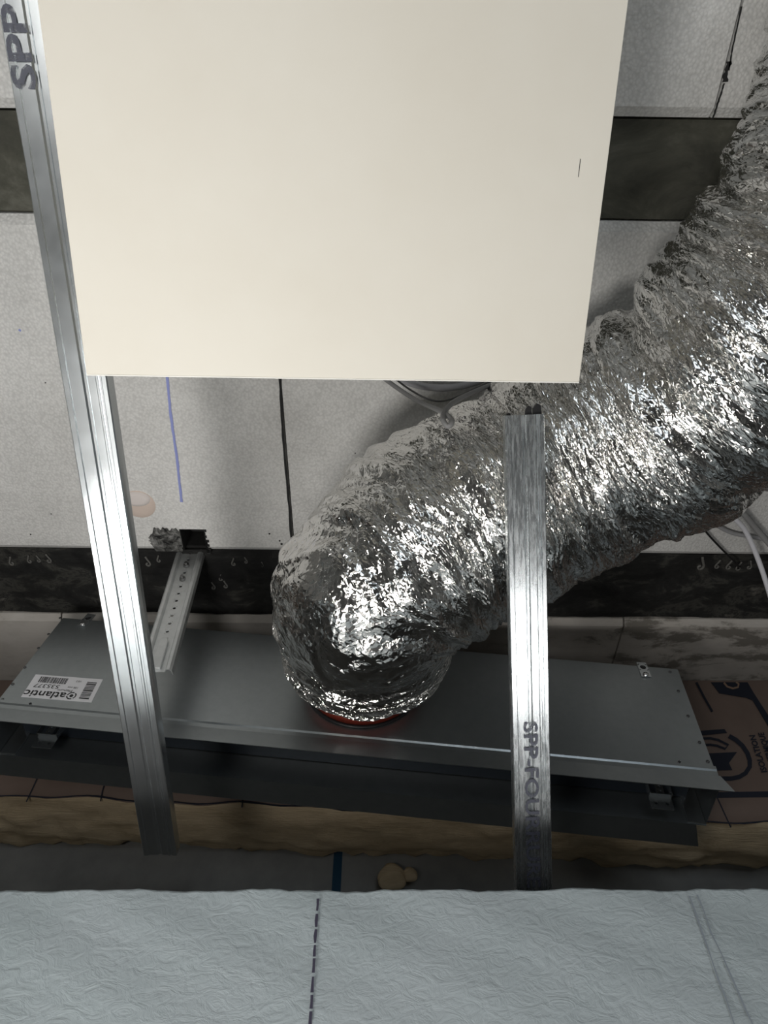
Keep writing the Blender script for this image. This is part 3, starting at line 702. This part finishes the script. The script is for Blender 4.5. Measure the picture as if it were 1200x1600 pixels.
me.polygons.add(len(q)); me.polygons.foreach_set('loop_start', np.arange(0, q.size, 3, dtype=np.int32)); me.polygons.foreach_set('loop_total', np.full(len(q), 3, np.int32))
me.update(calc_edges=True)
uvl = me.uv_layers.new(name='UVMap'); ii = q.ravel()//NT; jj = (q.ravel() % NT).astype(float)
jj = jj.reshape(-1, 3); jj[(jj.max(1)-jj.min(1)) > NT/2] = np.where(jj[(jj.max(1)-jj.min(1)) > NT/2] < NT/2, jj[(jj.max(1)-jj.min(1)) > NT/2]+NT, jj[(jj.max(1)-jj.min(1)) > NT/2])
uvl.data.foreach_set('uv', np.stack([(s+0.26*(1-np.exp(-s/0.13)))[ii], jj.ravel()/NT*0.95], -1).astype(np.float32).ravel())
me.polygons.foreach_set('use_smooth', np.zeros(len(me.polygons), bool))
duct = link('flexible_duct', me, M_foil)
tag(duct, 'crumpled silver foil jacketed flexible duct bending from the plenum box up to the right', 'duct')

# ---------------------------------------------------------------- furring channels
def channel(name, P0, P1, label, m, width=0.047):
    d = (P1-P0); Ln = d.length; d.normalize(); ex = Vector((1, 0, 0)); ex = (ex-d*ex.dot(d)).normalized()
    n = d.cross(ex).normalized()
    if n.z > 0: n = -n                       # n: visible ribbed face points down towards the camera
    root = empty(name); 
    M = frame(ex, d, n, P0); root.matrix_world = M
    # centre line of the sheet in (x, n)
    w2 = width/2; D = 0.018
    pr = [(-w2+0.004, -D+0.0), (-w2, -D+0.0), (-w2-0.0002, -D*.5), (-w2, -0.0012), (-w2+0.0012, 0), (-w2+0.0065, 0), (-w2+0.0075, -0.0014), (-0.0135+0.001, -0.0014), (-0.003, -0.0014), (-0.0012, -0.0030), (0.0012, -0.0030), (0.003, -0.0014),
          (w2-0.0125, -0.0014), (w2-0.0115, -0.0002), (w2-0.0095, -0.0002), (w2-0.0085, -0.0014), (w2-0.0065, -0.0014), (w2-0.0055, 0), (w2-0.0012, 0), (w2, -0.0012), (w2+0.0002, -D*.5), (w2, -D), (w2-0.004, -D)]
    k = len(pr); nrm = []
    for i in range(k):
        a = pr[max(i-1, 0)]; b = pr[min(i+1, k-1)]; tx, tz = b[0]-a[0], b[1]-a[1]; l = math.hypot(tx, tz) or 1; nrm.append((tz/l, -tx/l))
    inn = [(pr[i][0]+nrm[i][0]*0.0007, pr[i][1]+nrm[i][1]*0.0007) for i in range(k)][::-1]
    poly = pr+inn; K = len(poly); seg = 40; v = []; f = []
    for j in range(seg+1):
        y = Ln*j/seg
        for a, b in poly: v.append((a, y, b))
    for j in range(seg):
        for i in range(K): f.append((j*K+i, j*K+(i+1) % K, (j+1)*K+(i+1) % K, (j+1)*K+i))
    for j in (0, seg):
        for i in range(k-1): f.append((j*K+i, j*K+i+1, j*K+K-2-i, j*K+K-1-i))
    o = mesh('channel_section', v, f, m, root)
    tag(root, label, 'metal channel')
    return root, Ln
s1_0 = at_depth(20, -110, 0.994*2063/(3400+110)); s1_1 = at_depth(250, 1337, 0.994)
stud1, L1 = channel('furring_channel', s1_0, s1_1, 'long galvanised channel sloping down beside the left edge of the cream board', M_stud)
s2_0 = at_depth(820, 648, 0.835); s2_1 = at_depth(836, 1440, 0.915)
stud2, L2 = channel('furring_channel', s2_0, s2_1, 'shorter galvanised channel stamped with lettering, hanging in front of the foil duct', M_stud_worn)
def stamp(root, s, px0, py0, px1, py1, h, side, m, bold=0.0, dx=0.0):
    Mi = root.matrix_world.inverted(); n = root.matrix_world.to_3x3() @ Vector((0, 0, 1)); o = root.matrix_world.translation
    A = Mi @ on_plane(px0, py0, o, n); B = Mi @ on_plane(px1, py1, o, n)
    run = Vector((0, B.y-A.y, 0)); A.z = 0.0004; A.x += dx
    cu = bpy.data.curves.new('t', 'FONT'); cu.body = s; t_ = bpy.data.objects.new('t', cu); COL.objects.link(t_); bpy.context.view_layer.update(); wd = t_.dimensions.x; bpy.data.objects.remove(t_)
    ex = run/wd; ey = Vector((side*h/0.7, 0, 0))
    return text_mesh('stamped_lettering', s, A, ex, ey, m, root, 0.0, bold)
bpy.context.view_layer.update()
st = stamp(stud1, 'SPP', 50, 140, 20, 12, 0.020, -1, M_inkv, 0.03, 0.004)
st2 = stamp(stud2, 'SPP-FOURRURE', 820, 1128, 828, 1385, 0.017, 1, M_inkv, 0.02, -0.001)
# small ragged black pieces at the open upper end of the second channel
mb = MB(); Mx = stud2.matrix_world
for x0, x1, h in ((-0.022, -0.015, 0.003), (0.001, 0.010, 0.011), (0.010, 0.0215, 0.013)):
    pts = [(x0, 0.004), (x1, 0.004), (x1-0.001, -h*0.8), ((x0+x1)/2, -h), (x0+0.0015, -h*.55)]
    v = [Vector((a, b, -0.010)) for a, b in pts]+[Vector((a, b, -0.0055)) for a, b in pts]
    mb.add(v, [(0, 1, 2, 3, 4), (5, 6, 7, 8, 9)]+[(i, (i+1) % 5, 5+(i+1) % 5, 5+i) for i in range(5)])
mb.build('end_pieces', M_dark, stud2)['label'] = 'ragged black pieces at the open end'

# ---------------------------------------------------------------- cream board
vp = CF+CR*((524-600)/FPX)-CU*((3550-800)/FPX); bd = vp.normalized()
BL = at_depth(135, 585, 0.695)
# far edge direction: lies in the ray plane of the far edge and square to bd
r_r = ray(905, 597); k = BL.dot(bd)/r_r.dot(bd); BR = r_r*k
ex = (BR-BL); Wb = ex.length; ex.normalize(); nn = ex.cross(bd).normalized()
if nn.z < 0: nn = -nn
LB = 0.78; tb = 0.016
print('board', Wb, BL, BR)
board = empty('cream_board'); board.matrix_world = frame(ex, bd, nn, BL-bd*LB)
tag(board, 'large blank cream board hanging under the ceiling, fixed below the long metal channel', 'board')
MB().box((0.0, 0.0, 0.0), (Wb, LB, tb-0.0032)).build('panel_face', M_cream, board, bevel=0.0006)
eb = MB().box((0.0, LB, 0.0), (Wb, LB+0.0012, tb-0.0032)).build('edge_band', M_edge, board)
mb = MB(); mb.box((Wb-0.026, LB-0.205, -0.0004), (Wb-0.0255, LB-0.190, 0.0)); mb.build('scratch', M_joint, board)

# ---------------------------------------------------------------- slotted hanger rail
ht = on_ceiling(298, 862, H+0.02); yh = ht.y
hb = on_plane(243, 1050, (0, yh, 0), NY)
hg = empty('hanger_rail', (ht.x, yh, hb.z)); tag(hg, 'perforated galvanised hanger rail dropping from the scorched notch in the polystyrene', 'hanger')
lean = math.atan2(ht.x-hb.x, ht.z-hb.z); hw = 0.0275; hl = ht.z-hb.z+0.03
hg.location = (hb.x, yh, hb.z); hg.rotation_euler = (0, lean, 0)
M = frame(Vector((1, 0, 0)), Vector((0, 0, 1)), Vector((0, 1, 0)), Vector((0, 0, 0)))
top = hl-0.035; mb = MB(); plate(mb, M, -0.0155, 0.0155, 0, hl, 0.0015, [(0, top-0.0195*i) for i in range(13)], 0.0030)
mb.build('web', M_hanger, hg)
for sgn in (-1, 1):
    prof = [(0.0150, 0.000), (0.0165, -0.004), (0.0185, -0.006), (0.0235, -0.006), (0.0270, -0.002), (0.0280, 0.008), (0.0265, 0.008), (0.0255, 0.000), (0.0230, -0.0042), (0.0190, -0.0042), (0.0175, -0.002), (0.016, 0.0015)]
    k = len(prof); v = [Vector((sgn*a, b, 0)) for a, b in prof]+[Vector((sgn*a, b, hl)) for a, b in prof]
    mesh('rolled_edge', v, [tuple(range(k)), tuple(range(k, 2*k))]+[(i, (i+1) % k, k+(i+1) % k, k+i) for i in range(k)], M_hanger, hg)
# raised tongue near the foot, two bolts near the top
mb = MB(); pts = [(-0.008, 0.0), (0.008, 0.0), (0.008, 0.060), (0.004, 0.068), (-0.004, 0.068), (-0.008, 0.060)]
mb.prism(pts, Vector((1, 0, 0)), Vector((0, 0, 1)), Vector((0, 1, 0)), Vector((0, 0, 0.004)), -0.006, 0.0); mb.build('raised_tongue', M_hanger, hg, bevel=0.0015)
for zz in (top-0.0195*2, top-0.0195*4):
    bm = bmesh.new(); bmesh.ops.create_cone(bm, cap_ends=True, segments=6, radius1=0.0062, radius2=0.0055, depth=0.005, matrix=Matrix.Translation((0, -0.003, zz)) @ Matrix.Rotation(math.pi/2, 4, 'X'))
    bmesh.ops.create_cone(bm, cap_ends=True, segments=12, radius1=0.003, radius2=0.003, depth=0.010, matrix=Matrix.Translation((0, -0.005, zz)) @ Matrix.Rotation(math.pi/2, 4, 'X'))
    me = bpy.data.meshes.new('bolt'); bm.to_mesh(me); bm.free(); link('bolt', me, mat('steel_bolt', (0.3, 0.3, 0.3), 0.35, 1.0), hg)
# two dark threaded hooks above it
for dx in (-0.012, 0.016): tube('hook', [(dx, 0.003, hl-0.035), (dx+0.004, 0.0, hl-0.01), (dx+0.012, 0.004, hl+0.012)], 0.0028, M_dark, hg)

# ---------------------------------------------------------------- cables
def cab(px, py, below=0.012): 
    return on_ceiling(px, py, H-below)
o = tube('electric_cable', [on_ceiling(560, 560, H-0.02), on_ceiling(612, 600, H-0.05), on_ceiling(655, 628, H-0.10), at_depth(690, 643, 0.93), at_depth(706, 657, 0.90), at_depth(700, 666, .895), at_depth(692, 655, .90), at_depth(697, 640, .92), at_depth(720, 622, 0.96), on_ceiling(790, 590, H-0.06), on_ceiling(830, 560, H-0.02)], 0.0036, M_cgrey)
tag(o, 'grey cable looping down below the lower edge of the cream board', 'cable')
o = tube('electric_cable', [on_ceiling(600, 575, H-0.02), on_ceiling(632, 603, H-0.04), on_ceiling(670, 624, H-0.06), on_ceiling(700, 625, H-0.07), on_ceiling(745, 606, H-0.06), on_ceiling(800, 580, H-0.03)], 0.0016, mat('thin_dark_cable', (0.08, 0.08, 0.08), 0.5))
tag(o, 'thin dark wire sagging behind the looped grey cable', 'cable')
o = tube('electric_cable', [on_ceiling(585, 570, H-0.008), on_ceiling(640, 598, H-0.012), on_ceiling(690, 606, H-0.014), on_ceiling(740, 598, H-0.012), on_ceiling(800, 570, H-0.008)], 0.006, mat('pale_sleeve', (0.38, 0.38, 0.40), 0.45))
tag(o, 'pale sleeve running just below the edge of the cream board', 'cable')
o = tube('electric_cable', [cab(1090, 740, .02), cab(1145, 806, .036), cab(1165, 830, .04), cab(1185, 875, .05), cab(1203, 930, .07), cab(1225, 1010, .09)], 0.0048, M_cwhite)
tag(o, 'white cable curving down at the right edge below the foil duct', 'cable')
o = tube('electric_cable', [cab(1120, 745, .022), cab(1160, 800, .022), cab(1200, 848, .024), cab(1240, 890, .032)], 0.0052, mat('mid_grey_cable', (0.30, 0.30, 0.30), 0.45))
tag(o, 'straight grey cable leaving the foil duct at the right edge', 'cable')
o = tube('electric_cable', [cab(1090, 800, .008), cab(1122, 822, .008), cab(1145, 833, .008), cab(1170, 838, .008), cab(1230, 850, .008)], 0.0040, mat('light_grey_cable', (0.36, 0.36, 0.37), 0.45))
tag(o, 'light grey cable lying across behind the white cable', 'cable')
o = tube('electric_cable', [cab(1080, 800, .012), cab(1104, 832, .012), cab(1125, 855, .012), cab(1150, 880, .008), cab(1154, 888, -.006)], 0.0020, M_dark)
tag(o, 'thin black wire ending on the dark concrete joist', 'cable')
